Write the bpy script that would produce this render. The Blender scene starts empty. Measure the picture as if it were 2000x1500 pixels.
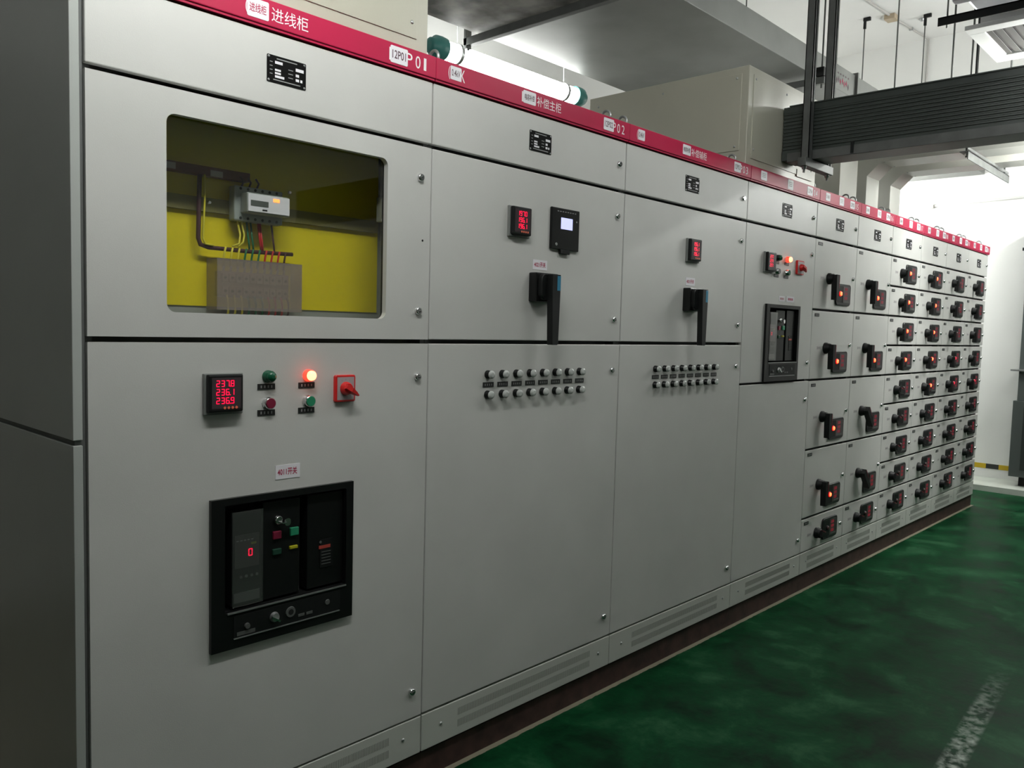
import bpy, bmesh, math, random
from math import sin, cos, pi, radians
from mathutils import Matrix, Vector
random.seed(7)
S = bpy.context.scene
COL = S.collection

# ------------------------------------------------------------------ camera
F_PX, YAW, PIT, ROL = 1593.966, radians(46.6816), radians(3.9469), radians(-1.5062)
CAM = (0.0, -1.9485, 1.4840)
fw = Vector((sin(YAW)*cos(PIT), cos(YAW)*cos(PIT), -sin(PIT)))
rt0 = Vector((cos(YAW), -sin(YAW), 0)); dn0 = fw.cross(rt0)
rt = cos(ROL)*rt0 + sin(ROL)*dn0; dn = -sin(ROL)*rt0 + cos(ROL)*dn0
cd = bpy.data.cameras.new('camera'); cam = bpy.data.objects.new('camera', cd); COL.objects.link(cam)
cd.sensor_width = 36; cd.lens = F_PX/2000*36; cd.clip_start = 0.05
m = Matrix(((rt.x, -dn.x, -fw.x), (rt.y, -dn.y, -fw.y), (rt.z, -dn.z, -fw.z))).to_4x4()
m.translation = CAM; cam.matrix_world = m
S.camera = cam

# ------------------------------------------------------------------ world / exposure
W = bpy.data.worlds.new('world'); S.world = W; W.use_nodes = True
bg = W.node_tree.nodes['Background']; bg.inputs[0].default_value = (0.8, 0.85, 0.9, 1); bg.inputs[1].default_value = 0.0
S.view_settings.view_transform = 'Standard'; S.view_settings.look = 'None'
S.view_settings.gamma = 1; S.view_settings.use_curve_mapping = False
S.view_settings.exposure = 0.0

# strengths of the tube lamps; the last one is an added, unseen fill
LAMP_BACK, LAMP_END, LAMP_FRONT, LAMP_MID, LAMP_FAR, LAMP_UNIT, LAMP_FILL = 22.0, 90.0, 47.0, 21.0, 40.0, 75.0, 92.0

# ------------------------------------------------------------------ materials
MATS = {}
def mat(name, col, rough=0.5, metal=0.0, emit=None, es=0, bump=0, bscale=200, var=0, vscale=6, coat=0, spec=0.5, alpha=1):
    if name in MATS: return MATS[name]
    M = bpy.data.materials.new(name); M.use_nodes = True
    nt = M.node_tree; b = nt.nodes['Principled BSDF']
    b.inputs['Base Color'].default_value = (*col, 1); b.inputs['Roughness'].default_value = rough
    b.inputs['Metallic'].default_value = metal; b.inputs['Specular IOR Level'].default_value = spec
    if coat: b.inputs['Coat Weight'].default_value = coat; b.inputs['Coat Roughness'].default_value = 0.15
    if emit: b.inputs['Emission Color'].default_value = (*emit, 1); b.inputs['Emission Strength'].default_value = es
    if alpha < 1: b.inputs['Alpha'].default_value = alpha
    if bump or var:
        g = nt.nodes.new('ShaderNodeNewGeometry')
    if bump:
        n = nt.nodes.new('ShaderNodeTexNoise'); n.inputs['Scale'].default_value = bscale; n.inputs['Detail'].default_value = 3
        nt.links.new(g.outputs['Position'], n.inputs['Vector'])
        bp = nt.nodes.new('ShaderNodeBump'); bp.inputs['Strength'].default_value = bump; bp.inputs['Distance'].default_value = 0.002
        nt.links.new(n.outputs['Fac'], bp.inputs['Height']); nt.links.new(bp.outputs['Normal'], b.inputs['Normal'])
    if var:
        n2 = nt.nodes.new('ShaderNodeTexNoise'); n2.inputs['Scale'].default_value = vscale; n2.inputs['Detail'].default_value = 6
        nt.links.new(g.outputs['Position'], n2.inputs['Vector'])
        cr = nt.nodes.new('ShaderNodeValToRGB'); cr.color_ramp.elements[0].position = 0.35; cr.color_ramp.elements[1].position = 0.65
        lo = [c*(1-var) for c in col]; hi = [min(1, c*(1+var)) for c in col]
        cr.color_ramp.elements[0].color = (*lo, 1); cr.color_ramp.elements[1].color = (*hi, 1)
        nt.links.new(n2.outputs['Fac'], cr.inputs['Fac']); nt.links.new(cr.outputs['Color'], b.inputs['Base Color'])
    MATS[name] = M
    return M

PAINT = mat('cabinet_paint', (0.57, 0.568, 0.545), 0.42, bump=0.10, bscale=320, var=0.035, vscale=3)
PAINT2 = mat('vent_panel_paint', (0.55, 0.56, 0.52), 0.45, bump=0.10, bscale=320)
GAP = mat('cabinet_frame_dark', (0.12, 0.125, 0.12), 0.6)
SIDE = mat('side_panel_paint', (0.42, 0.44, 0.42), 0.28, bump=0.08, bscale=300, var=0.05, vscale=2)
RED = mat('header_red', (0.46, 0.016, 0.065), 0.42, spec=0.2, var=0.05, vscale=5)
WHITE = mat('lettering_white', (0.85, 0.80, 0.82), 0.5)
PAPER = mat('sticker_paper', (0.78, 0.76, 0.80), 0.45)
INKRED = mat('ink_crimson', (0.42, 0.02, 0.08), 0.5)
INKDK = mat('ink_dark', (0.10, 0.05, 0.07), 0.5)
CREAM = mat('busbar_box_cream', (0.44, 0.43, 0.355), 0.28, bump=0.08, bscale=200, var=0.03, vscale=3)
CHROME = mat('chrome', (0.75, 0.75, 0.76), 0.16, 1.0)
STEEL = mat('zinc_steel', (0.42, 0.43, 0.43), 0.38, 0.8, var=0.12, vscale=8)
DARKST = mat('strut_steel', (0.115, 0.12, 0.115), 0.5, 0.3, var=0.15, vscale=12)
GALV = mat('galvanised_duct', (0.19, 0.195, 0.185), 0.5, 0.4, var=0.10, vscale=3)
BLACK = mat('black_plastic', (0.006, 0.0065, 0.0065), 0.32, spec=0.35)
BLACKM = mat('black_matte', (0.007, 0.008, 0.008), 0.5, spec=0.3)
HOLE = mat('hole_black', (0.004, 0.004, 0.004), 0.8)
DGREY = mat('meter_grey', (0.11, 0.115, 0.11), 0.45)
MGREY = mat('meter_frame_grey', (0.20, 0.21, 0.20), 0.45)
BEZEL = mat('bezel_black', (0.012, 0.013, 0.013), 0.4)
SCREEN = mat('display_glass', (0.055, 0.04, 0.045), 0.18)
SCREENF = mat('feeder_display_face', (0.05, 0.045, 0.047), 0.3)
LEDR = mat('digit_red', (0.3, 0, 0.02), 0.4, emit=(1, 0.004, 0.05), es=1.6)
LEDDIM = mat('digit_red_dim', (0.20, 0.03, 0.05), 0.4, emit=(1, 0.01, 0.06), es=0.16)
KEYS = mat('key_orange', (0.5, 0.12, 0.06), 0.5, emit=(1, 0.15, 0.08), es=0.12)
LAMPON = mat('signal_lamp_lit', (1, 0.2, 0.1), 0.3, emit=(1, 0.18, 0.07), es=8)
LAMPRIM = mat('signal_lamp_rim_lit', (0.8, 0.05, 0.04), 0.3, emit=(1, 0.06, 0.03), es=1.6)
LEDON = mat('feeder_lamp_lit', (1, 0.2, 0.1), 0.3, emit=(1, 0.07, 0.02), es=7)
LEDRIM = mat('feeder_lamp_rim', (0.6, 0.02, 0.02), 0.3, emit=(1, 0.01, 0.015), es=0.75)
LEDWEAK = mat('feeder_lamp_weak', (0.6, 0.02, 0.05), 0.3, emit=(1, 0.02, 0.06), es=1.2)
LEDOFF = mat('feeder_lamp_off', (0.10, 0.04, 0.04), 0.3)
GREENL = mat('lens_green_dark', (0.008, 0.09, 0.045), 0.25)
GREENB = mat('button_green', (0.02, 0.24, 0.12), 0.35)
REDB = mat('button_crimson', (0.20, 0.012, 0.04), 0.35)
SWRED = mat('switch_red', (0.62, 0.02, 0.02), 0.32)
SWPLATE = mat('switch_plate_grey', (0.40, 0.36, 0.37), 0.4)
LENSW = mat('lens_clear_grey', (0.50, 0.52, 0.50), 0.25)
BLUE = mat('label_blue', (0.02, 0.20, 0.34), 0.4)
LCD = mat('lcd_lit', (0.5, 0.5, 0.7), 0.3, emit=(0.52, 0.55, 0.95), es=0.95)
YELLOW = mat('yellow_board', (0.78, 0.64, 0.0), 0.5)
INNER = mat('compartment_grey', (0.30, 0.31, 0.28), 0.6)
BROWN = mat('base_brown', (0.05, 0.024, 0.02), 0.6, var=0.35, vscale=14, bump=0.3, bscale=60)
RUBBER = mat('gasket', (0.02, 0.02, 0.02), 0.7)
TEAL = mat('lamp_cap_teal', (0.045, 0.22, 0.20), 0.4)
SLOT = mat('vent_slot', (0.30, 0.31, 0.28), 0.7)
TAGK = mat('label_black', (0.02, 0.02, 0.02), 0.4)
TAGT = mat('label_text', (0.30, 0.30, 0.30), 0.5)
FADED = mat('faded_sticker', (0.46, 0.43, 0.43), 0.5)

def tube_mat(name, s, col=(0.98, 1.0, 0.965)):
    return mat(name, (0.9, 0.9, 0.9), 0.3, emit=col, es=s)

def glass_mat(name, tint=(0.9, 0.9, 0.9), refl=0.06, rough=0.02, haze=0, hcol=(0.5, 0.5, 0.5)):
    M = bpy.data.materials.new(name); M.use_nodes = True; nt = M.node_tree
    for n in list(nt.nodes): nt.nodes.remove(n)
    o = nt.nodes.new('ShaderNodeOutputMaterial'); t = nt.nodes.new('ShaderNodeBsdfTransparent'); t.inputs[0].default_value = (*tint, 1)
    g = nt.nodes.new('ShaderNodeBsdfGlossy'); g.inputs['Roughness'].default_value = rough
    lw = nt.nodes.new('ShaderNodeLayerWeight'); lw.inputs[0].default_value = 0.5
    pw = nt.nodes.new('ShaderNodeMath'); pw.operation = 'POWER'; nt.links.new(lw.outputs['Facing'], pw.inputs[0]); pw.inputs[1].default_value = 4.0
    ma = nt.nodes.new('ShaderNodeMath'); ma.operation = 'MULTIPLY_ADD'; nt.links.new(pw.outputs[0], ma.inputs[0]); ma.inputs[1].default_value = 0.85; ma.inputs[2].default_value = 0.04
    mx = nt.nodes.new('ShaderNodeMixShader'); nt.links.new(ma.outputs[0], mx.inputs[0])
    src = t
    if haze:
        d = nt.nodes.new('ShaderNodeBsdfDiffuse'); d.inputs[0].default_value = (*hcol, 1)
        m2 = nt.nodes.new('ShaderNodeMixShader'); m2.inputs[0].default_value = haze
        nt.links.new(t.outputs[0], m2.inputs[1]); nt.links.new(d.outputs[0], m2.inputs[2]); src = m2
    nt.links.new(src.outputs[0], mx.inputs[1]); nt.links.new(g.outputs[0], mx.inputs[2]); nt.links.new(mx.outputs[0], o.inputs[0])
    return M
GLASS = glass_mat('window_glass', (0.95, 0.96, 0.95))
CLEAR = glass_mat('clear_cover', (0.85, 0.80, 0.76), haze=0.30, hcol=(0.55, 0.47, 0.42))
CLEARB = glass_mat('breaker_cover', (0.9, 0.9, 0.9), haze=0.05, hcol=(0.5, 0.55, 0.5))

def floor_material():
    M = bpy.data.materials.new('green_epoxy_floor'); M.use_nodes = True; nt = M.node_tree; b = nt.nodes['Principled BSDF']
    N, L = nt.nodes.new, nt.links.new
    g = N('ShaderNodeNewGeometry')
    n1 = N('ShaderNodeTexNoise'); n1.inputs['Scale'].default_value = 3.4; n1.inputs['Detail'].default_value = 10; n1.inputs['Roughness'].default_value = 0.68; n1.inputs['Distortion'].default_value = 0.3
    L(g.outputs['Position'], n1.inputs['Vector'])
    cr = N('ShaderNodeValToRGB'); e = cr.color_ramp.elements
    e[0].position = 0.36; e[0].color = (0.001, 0.016, 0.006, 1); e[1].position = 0.72; e[1].color = (0.035, 0.115, 0.055, 1)
    x = cr.color_ramp.elements.new(0.54); x.color = (0.004, 0.05, 0.017, 1)
    L(n1.outputs['Fac'], cr.inputs['Fac'])
    # worn pale line of old tape, parallel to the row
    sp = N('ShaderNodeSeparateXYZ'); L(g.outputs['Position'], sp.inputs[0])
    n2 = N('ShaderNodeTexNoise'); n2.inputs['Scale'].default_value = 26; n2.inputs['Detail'].default_value = 5; L(g.outputs['Position'], n2.inputs['Vector'])
    def math_(op, a, bb=None, c=None):
        k = N('ShaderNodeMath'); k.operation = op
        for i, v in enumerate((a, bb, c)):
            if v is None: continue
            if isinstance(v, (int, float)): k.inputs[i].default_value = v
            else: L(v, k.inputs[i])
        return k.outputs[0]
    dy = math_('ABSOLUTE', math_('ADD', sp.outputs['Y'], math_('MULTIPLY_ADD', sp.outputs['X'], -0.07, 1.4135)))
    band = math_('SUBTRACT', 1.0, math_('DIVIDE', dy, 0.046))
    fade = math_('SUBTRACT', 1.25, math_('MULTIPLY', math_('ABSOLUTE', math_('SUBTRACT', sp.outputs['X'], 2.85)), 0.95))
    k = math_('ADD', math_('MULTIPLY', n2.outputs['Fac'], 4.2), -1.75)
    msk = math_('MULTIPLY', math_('MULTIPLY', math_('MINIMUM', math_('MULTIPLY', math_('MAXIMUM', band, 0.0), 2.2), 1.0), math_('MAXIMUM', fade, 0.0)), k)
    cl = N('ShaderNodeClamp'); L(msk, cl.inputs[0])
    mx = N('ShaderNodeMix'); mx.data_type = 'RGBA'; L(cl.outputs[0], mx.inputs['Factor']); L(cr.outputs['Color'], mx.inputs['A']); mx.inputs['B'].default_value = (0.42, 0.47, 0.42, 1)
    # a pale unpainted edge beside the cabinet base
    ed = math_('MULTIPLY', math_('GREATER_THAN', math_('ADD', sp.outputs['Y'], math_('MULTIPLY', n2.outputs['Fac'], 0.012)), -0.004), math_('LESS_THAN', sp.outputs['X'], 8.15))
    mx2 = N('ShaderNodeMix'); mx2.data_type = 'RGBA'; L(ed, mx2.inputs['Factor']); L(mx.outputs['Result'], mx2.inputs['A']); mx2.inputs['B'].default_value = (0.24, 0.22, 0.16, 1)
    b.inputs['Specular IOR Level'].default_value = 0.05
    L(mx2.outputs['Result'], b.inputs['Base Color'])
    rr = N('ShaderNodeMapRange'); L(n1.outputs['Fac'], rr.inputs['Value']); rr.inputs['From Min'].default_value = 0.35; rr.inputs['From Max'].default_value = 0.7
    rr.inputs['To Min'].default_value = 0.35; rr.inputs['To Max'].default_value = 0.55; L(rr.outputs[0], b.inputs['Roughness'])
    bp = N('ShaderNodeBump'); bp.inputs['Strength'].default_value = 0.25; bp.inputs['Distance'].default_value = 0.004; L(n2.outputs['Fac'], bp.inputs['Height']); L(bp.outputs['Normal'], b.inputs['Normal'])
    return M
FLOOR = floor_material()
WALL = mat('wall_white', (0.78, 0.78, 0.76), 0.7, bump=0.15, bscale=60, var=0.02, vscale=1.5)
CEIL = mat('ceiling_white', (0.76, 0.755, 0.74), 0.8, var=0.02, vscale=1.5)
CONC = mat('platform_paint', (0.50, 0.53, 0.48), 0.45, var=0.12, vscale=5)
ROUGHD = mat('stained_duct', (0.26, 0.25, 0.23), 0.65, 0.1, var=0.6, vscale=6.0, bump=0.2, bscale=30)

# ------------------------------------------------------------------ geometry helpers
class MB:
    """collects shapes and links them as one mesh object"""
    def __init__(s): s.v = []; s.f = []; s.mi = []; s.mats = []; s.sm = []
    def mid(s, m):
        if m not in s.mats: s.mats.append(m)
        return s.mats.index(m)
    def add(s, vs, fs, m, smooth=False):
        o = len(s.v); s.v += [tuple(v) for v in vs]; k = s.mid(m)
        for f in fs: s.f.append([o+i for i in f]); s.mi.append(k); s.sm.append(smooth)
        return s
    def bm(s, bm, m, smooth=False):
        bm.verts.index_update()
        s.add([v.co[:] for v in bm.verts], [[v.index for v in f.verts] for f in bm.faces], m, smooth); bm.free(); return s
    def box(s, x0, x1, y0, y1, z0, z1, m, bev=0, seg=2):
        bm = bmesh.new()
        vs = [bm.verts.new(p) for p in ((x0,y0,z0),(x1,y0,z0),(x1,y1,z0),(x0,y1,z0),(x0,y0,z1),(x1,y0,z1),(x1,y1,z1),(x0,y1,z1))]
        for f in ((0,3,2,1),(4,5,6,7),(0,1,5,4),(1,2,6,5),(2,3,7,6),(3,0,4,7)): bm.faces.new([vs[i] for i in f])
        if bev: bmesh.ops.bevel(bm, geom=bm.edges[:], offset=bev, segments=seg, affect='EDGES', profile=0.5)
        return s.bm(bm, m)
    def rbox(s, x0, x1, z0, z1, y0, y1, r, m, seg=6, chamf=0.0):
        """plate with rounded corners in the x-z plane, front at y0, back at y1; chamf shrinks the front edge"""
        def ring(y, d):
            P = []
            for cx, cz, a0 in ((x1-r, z1-r, 0), (x0+r, z1-r, 90), (x0+r, z0+r, 180), (x1-r, z0+r, 270)):
                for k in range(seg+1):
                    a = radians(a0+90*k/seg); P.append((cx+(r-d)*cos(a), y, cz+(r-d)*sin(a)))
            return P
        n = 4*(seg+1)
        if chamf: R_ = [ring(y0, chamf), ring(y0+chamf, 0), ring(y1, 0)]
        else: R_ = [ring(y0, 0), ring(y1, 0)]
        vs = sum(R_, []); fs = [list(range(n))[::-1] if False else list(range(n))]
        for q in range(len(R_)-1):
            for i in range(n): j = (i+1) % n; fs.append([q*n+i, (q+1)*n+i, (q+1)*n+j, q*n+j])
        fs.append([(len(R_)-1)*n+i for i in range(n)][::-1])
        return s.add(vs, fs, m)
    def lathe(s, c, axis, prof, m, n=20, smooth=True, cap=True):
        """prof = [(distance along axis, radius)]; axis 'x','y-','z' or a vector"""
        ax = {'x': (1,0,0), 'y': (0,1,0), 'y-': (0,-1,0), 'z': (0,0,1)}[axis] if isinstance(axis, str) else axis
        ax = Vector(ax).normalized(); u = ax.orthogonal().normalized(); w = ax.cross(u); c = Vector(c)
        vs = []; fs = []
        for d, r in prof:
            for i in range(n):
                a = 2*pi*i/n; vs.append(c+ax*d+u*(r*cos(a))+w*(r*sin(a)))
        for q in range(len(prof)-1):
            for i in range(n): j = (i+1) % n; fs.append([q*n+i, q*n+j, (q+1)*n+j, (q+1)*n+i])
        s.add(vs, fs, m, smooth)
        if cap: s.add(vs[:n], [list(range(n))[::-1]], m); s.add(vs[-n:], [list(range(n))], m)
        return s
    def tube(s, pts, r, m, n=8, smooth=True):
        pts = [Vector(p) for p in pts]; vs = []; fs = []; u = None
        for i, p in enumerate(pts):
            t = (pts[min(i+1, len(pts)-1)]-pts[max(i-1, 0)]).normalized()
            if u is None: u = t.orthogonal().normalized()
            else: u = (u-t*u.dot(t)).normalized()
            w = t.cross(u)
            for k in range(n): a = 2*pi*k/n; vs.append(p+u*r*cos(a)+w*r*sin(a))
        for q in range(len(pts)-1):
            for k in range(n): j = (k+1) % n; fs.append([q*n+k, q*n+j, (q+1)*n+j, (q+1)*n+k])
        fs.append(list(range(n))[::-1]); fs.append([(len(pts)-1)*n+k for k in range(n)])
        return s.add(vs, fs, m, smooth)
    def prism(s, poly, a0, a1, axis, m):
        """polygon extruded along axis; poly given in the other two coordinates"""
        n = len(poly)
        def P(p, a):
            return {'x': (a, p[0], p[1]), 'y': (p[0], a, p[1]), 'z': (p[0], p[1], a)}[axis]
        vs = [P(p, a0) for p in poly]+[P(p, a1) for p in poly]
        fs = [list(range(n)), [n+i for i in range(n)][::-1]]+[[i, n+i, n+(i+1) % n, (i+1) % n] for i in range(n)]
        return s.add(vs, fs, m)
    def holed(s, x0, x1, z0, z1, hx0, hx1, hz0, hz1, r, y0, y1, m, seg=8):
        """plate with a rounded opening"""
        def ring(y):
            P = []
            for cx, cz, a0 in ((hx1-r, hz1-r, 0), (hx0+r, hz1-r, 90), (hx0+r, hz0+r, 180), (hx1-r, hz0+r, 270)):
                for k in range(seg+1): a = radians(a0+90*k/seg); P.append((cx+r*cos(a), y, cz+r*sin(a)))
            return P
        n = 4*(seg+1)
        def outer(y): return [(x1, y, z1), (x0, y, z1), (x0, y, z0), (x1, y, z0)]
        vs = ring(y0)+outer(y0)+ring(y1)+outer(y1); o = n+4; fs = []
        for side in (0, 1):
            b = side*o
            for c in range(4):
                for k in range(seg): fs.append([b+c*(seg+1)+k, b+c*(seg+1)+k+1, b+n+c])
                i = c*(seg+1)+seg; j = (i+1) % n
                fs.append([b+i, b+j, b+n+(c+1) % 4, b+n+c])
        for i in range(n): j = (i+1) % n; fs.append([i, j, o+j, o+i])
        for i in range(4): j = (i+1) % 4; fs.append([n+i, n+j, o+n+j, o+n+i])
        return s.add(vs, fs, m)
    def text(s, body, x0, z0, y, h, m, w=None, bold=0.0):
        """lettering standing in the x-z plane facing -y; (x0, z0) lower left"""
        cu = bpy.data.curves.new('t', 'FONT'); cu.body = body; cu.offset = bold; cu.extrude = 0.0; cu.resolution_u = 3
        o = bpy.data.objects.new('t', cu); COL.objects.link(o)
        me = bpy.data.meshes.new_from_object(o.evaluated_get(bpy.context.evaluated_depsgraph_get()))
        xs = [v.co.x for v in me.vertices]; ys = [v.co.y for v in me.vertices]
        kx = (w/(max(xs)-min(xs))) if w else h/(max(ys)-min(ys)); kz = h/(max(ys)-min(ys))
        s.add([(x0+(v.co.x-min(xs))*kx, y, z0+(v.co.y-min(ys))*kz) for v in me.vertices], [list(p.vertices) for p in me.polygons], m)
        bpy.data.objects.remove(o); bpy.data.curves.remove(cu); bpy.data.meshes.remove(me)
        return s
    def seg7(s, txt, x, z, y, h, m, pitch=None, wd=None):
        """seven-segment digits"""
        T = {'0':'abcdef','1':'bc','2':'abged','3':'abgcd','4':'fgbc','5':'afgcd','6':'afgedc','7':'abc','8':'abcdefg','9':'abcdfg'}
        wd = wd or h*0.52; pitch = pitch or wd*1.35; t = h*0.13
        for ch in txt:
            if ch == '.':
                s.box(x-pitch+wd+t*0.3, x-pitch+wd+t*1.3, y-0.0004, y, z, z+t, m); continue
            for q in T.get(ch, ''):
                a = {'a': (t*.6, wd-t*.6, h-t, h), 'd': (t*.6, wd-t*.6, 0, t), 'g': (t*.6, wd-t*.6, h/2-t/2, h/2+t/2), 'f': (0, t, h/2+t*.2, h-t*.4), 'e': (0, t, t*.4, h/2-t*.2),
                     'b': (wd-t, wd, h/2+t*.2, h-t*.4), 'c': (wd-t, wd, t*.4, h/2-t*.2)}[q]
                s.box(x+a[0], x+a[1], y-0.0004, y, z+a[2], z+a[3], m)
            x += pitch
        return s
    def mesh(s, name):
        me = bpy.data.meshes.new(name); me.from_pydata(s.v, [], s.f)
        for m in s.mats: me.materials.append(m)
        me.polygons.foreach_set('material_index', s.mi); me.polygons.foreach_set('use_smooth', s.sm)
        bm = bmesh.new(); bm.from_mesh(me); bmesh.ops.recalc_face_normals(bm, faces=bm.faces[:]); bm.to_mesh(me); bm.free()
        me.update(); return me
    def obj(s, name, parent=None, org=None):
        """vertices are in world coordinates; org = origin of the new object"""
        w0 = Vector(parent.get('_w', (0, 0, 0))) if parent else Vector((0, 0, 0))
        og = Vector(org) if org is not None else w0
        s.v = [(v[0]-og.x, v[1]-og.y, v[2]-og.z) for v in s.v]
        o = bpy.data.objects.new(name, s.mesh(name)); COL.objects.link(o)
        o.location = og-w0
        if parent: o.parent = parent
        o['_w'] = tuple(og)
        return o
def tag(o, label=None, cat=None, group=None, kind=None):
    if label: o['label'] = label
    if cat: o['category'] = cat
    if group: o['group'] = group
    if kind: o['kind'] = kind
    return o
def root(name, loc, label, cat, group=None):
    o = bpy.data.objects.new(name, None); COL.objects.link(o); o.location = loc; o['_w'] = tuple(loc); o.empty_display_size = 0.1
    return tag(o, label, cat, group)
def inst(name, me, parent, loc, rot=None):
    """place a shared mesh; loc is in world coordinates"""
    o = bpy.data.objects.new(name, me); COL.objects.link(o); w0 = Vector(parent.get('_w', (0, 0, 0)))
    o.location = Vector(loc)-w0; o.parent = parent; o['_w'] = tuple(loc)
    if rot: o.rotation_euler = rot
    return o

# ------------------------------------------------------------------ the room
XL, XR, YF, YB, ZC = -7.0, 9.6, -10.0, 2.6, 4.71
def struct(name, x0, x1, y0, y1, z0, z1, m):
    return tag(MB().box(x0, x1, y0, y1, z0, z1, m).obj(name), kind='structure')
struct('floor', XL, XR, YF, YB, -0.1, 0, FLOOR)
struct('ceiling', XL-.1, XR+.1, YF-.1, YB+.1, ZC, ZC+0.1, CEIL)
struct('wall_back', XL, XR, YB, YB+.1, 0, ZC, WALL)
struct('wall_front', XL, XR, YF-.1, YF, 0, ZC, WALL)
struct('wall_left', XL-.1, XL, YF-.1, YB+.1, 0, ZC, WALL)
struct('wall_right', XR, XR+.1, YF-.1, YB+.1, 0, ZC, WALL)
struct('trim_1', 9.0, XR, YF, YB, 0, 0.055, CONC)   # low painted step along the end wall
sm = MB()
YST = mat('stripe_yellow', (0.52, 0.36, 0.01), 0.5)
BST = mat('stripe_black', (0.03, 0.032, 0.03), 0.5)
yy = .244+.118*14; k = 0
while yy > -1.6:
    wd_ = 0.118
    sm.box(XR-.004, XR, yy-wd_, yy, 0.145, 0.195, YST if k % 2 else BST); yy -= wd_; k += 1
tag(sm.obj('hazard_tape'), 'yellow and black striped tape low along the white end wall', 'hazard tape')

# ------------------------------------------------------------------ steel base under the row
XE = [0.674, 1.680, 2.694, 3.708, 4.520, 5.130, 5.738, 6.338, 6.936, 7.536, 8.134]
ZB, ZT = 0.100, 2.233
b = MB(); x0_, x1_ = 0.64, 8.134
b.box(x0_, x1_, 0.012, 0.030, 0.0, 0.092, BROWN); b.box(x0_, x1_, 0.022, 0.10, 0.086, 0.098, BROWN); b.box(x0_, x1_, 0.03, 0.10, 0.0, 0.008, BROWN)
b.box(x0_, x1_, 0.90, 0.98, 0.0, 0.098, BROWN); b.box(x0_, x0_+.02, 0.03, 0.9, 0.0, 0.098, BROWN); b.box(x1_-.02, x1_, 0.03, 0.9, 0.0, 0.098, BROWN)
tag(b.obj('channel_base'), 'dark brown painted steel channel base under the whole cabinet row', 'base')

# ------------------------------------------------------------------ shared small meshes (origin at their centre on the door face)
def lock_mesh():
    m_ = MB(); m_.lathe((0, 0, 0), 'y-', [(0, .0125), (.003, .0125), (.005, .0115), (.009, .0105), (.010, .009)], CHROME, 20)
    m_.lathe((0, -.0102, 0), 'y-', [(0, .0062), (.0003, .0062)], DARKST, 14)
    m_.prism([(-.005, -.002), (.005, .001), (.005, .004), (-.005, .001)], -.0125, -.0100, 'y', CHROME); return m_.mesh('lock')
LOCK = lock_mesh()
def screw_mesh():
    m_ = MB(); m_.lathe((0, 0, 0), 'y-', [(0, .006), (.002, .0055), (.0035, .003)], STEEL, 12); return m_.mesh('screw')
SCREW = screw_mesh()
def nameplate_mesh():
    m_ = MB(); w, h = .0575, .0345
    PK = mat('plate_black', (.005, .005, .005), .5, spec=.08)
    m_.rbox(-w, w, -h, h, -.0016, 0, .003, PK, 3)
    P = [(-w+.003, -h+.010), (-w+.009, -h+.004), (w-.009, -h+.004), (w-.003, -h+.010), (w-.003, h-.010), (w-.009, h-.004), (-w+.009, h-.004), (-w+.003, h-.010)]
    m_.prism(P, -.0020, -.0015, 'y', PK)
    for a, b_, c, d in ((-.035, -.013, .014, .021), (-.035, -.018, -.004, .001), (-.035, -.018, -.012, -.007), (-.035, -.008, -.021, -.015), (.026, .050, .008, .016), (.026, .036, -.006, .001), (.026, .036, -.018, -.011), (.040, .046, -.018, -.011)):
        m_.box(a, b_, -.0024, -.0019, c, d, PAPER)
    for i, z in enumerate((.016, .006, -.004, -.014)):
        m_.box(-.050, -.042, -.0022, -.0019, z, z+.002, TAGT)
        if i: m_.box(.004, .018, -.0022, -.0019, z, z+.002, TAGT)
    m_.box(-.03, .03, -.0022, -.0019, .026, .0285, TAGT); m_.box(-.04, .04, -.0022, -.0019, -.028, -.0255, TAGT)
    for sx in (-1, 1):
        for sz in (-1, 1): m_.lathe((sx*(w-.005), -.0016, sz*(h-.005)), 'y-', [(0, .0035), (.0015, .002)], STEEL, 8)
    return m_.mesh('nameplate')
NAMEPLATE = nameplate_mesh()
def eye_mesh():
    m_ = MB(); pts = [(0, .021*cos(a), .031+.021*sin(a)) for a in [2*pi*i/20 for i in range(21)]]
    m_.lathe((0, 0, 0), 'z', [(0, .016), (.008, .016), (.007, .009), (.012, .008)], STEEL, 12); m_.tube(pts, .005, STEEL, 8); return m_.mesh('lifting_eye')
EYE = eye_mesh()
def clearlens_mesh():
    m_ = MB(); m_.lathe((0, 0, 0), 'y-', [(0, .0145), (.006, .0145), (.007, .0135), (.018, .0135), (.0185, .013)], BLACK, 20)
    m_.lathe((0, -.0185, 0), 'y-', [(0, .0138), (.004, .0135), (.0065, .012), (.0075, .006)], LENSW, 20); return m_.mesh('pilot_lamp')
CLEARLAMP = clearlens_mesh()

def door_front(name, parent, x0, x1, z0, z1, th=.018, bev=.0025, m=PAINT):
    return MB().box(x0, x1, 0.0, th, z0, z1, m, bev).obj(name, parent, ((x0+x1)/2, 0, (z0+z1)/2))

def door_cut(name, parent, x0, x1, z0, z1, bx0, bx1, bz0, bz1):
    return MB().holed(x0, x1, z0, z1, bx0, bx1, bz0, bz1, .006, 0.0, .018, PAINT).obj(name, parent, ((x0+x1)/2, 0, (z0+z1)/2))

def vents(mb, x0, x1, z0, z1, rows, n, w=.0028):
    for r in range(rows):
        zc = z0+(z1-z0)*(r+.5)/rows; h = (z1-z0)/rows*.62
        for i in range(n):
            x = x0+(x1-x0)*(i+.5)/n; mb.box(x-w/2, x+w/2, -.0004, .001, zc-h/2, zc+h/2, SLOT)

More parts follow.
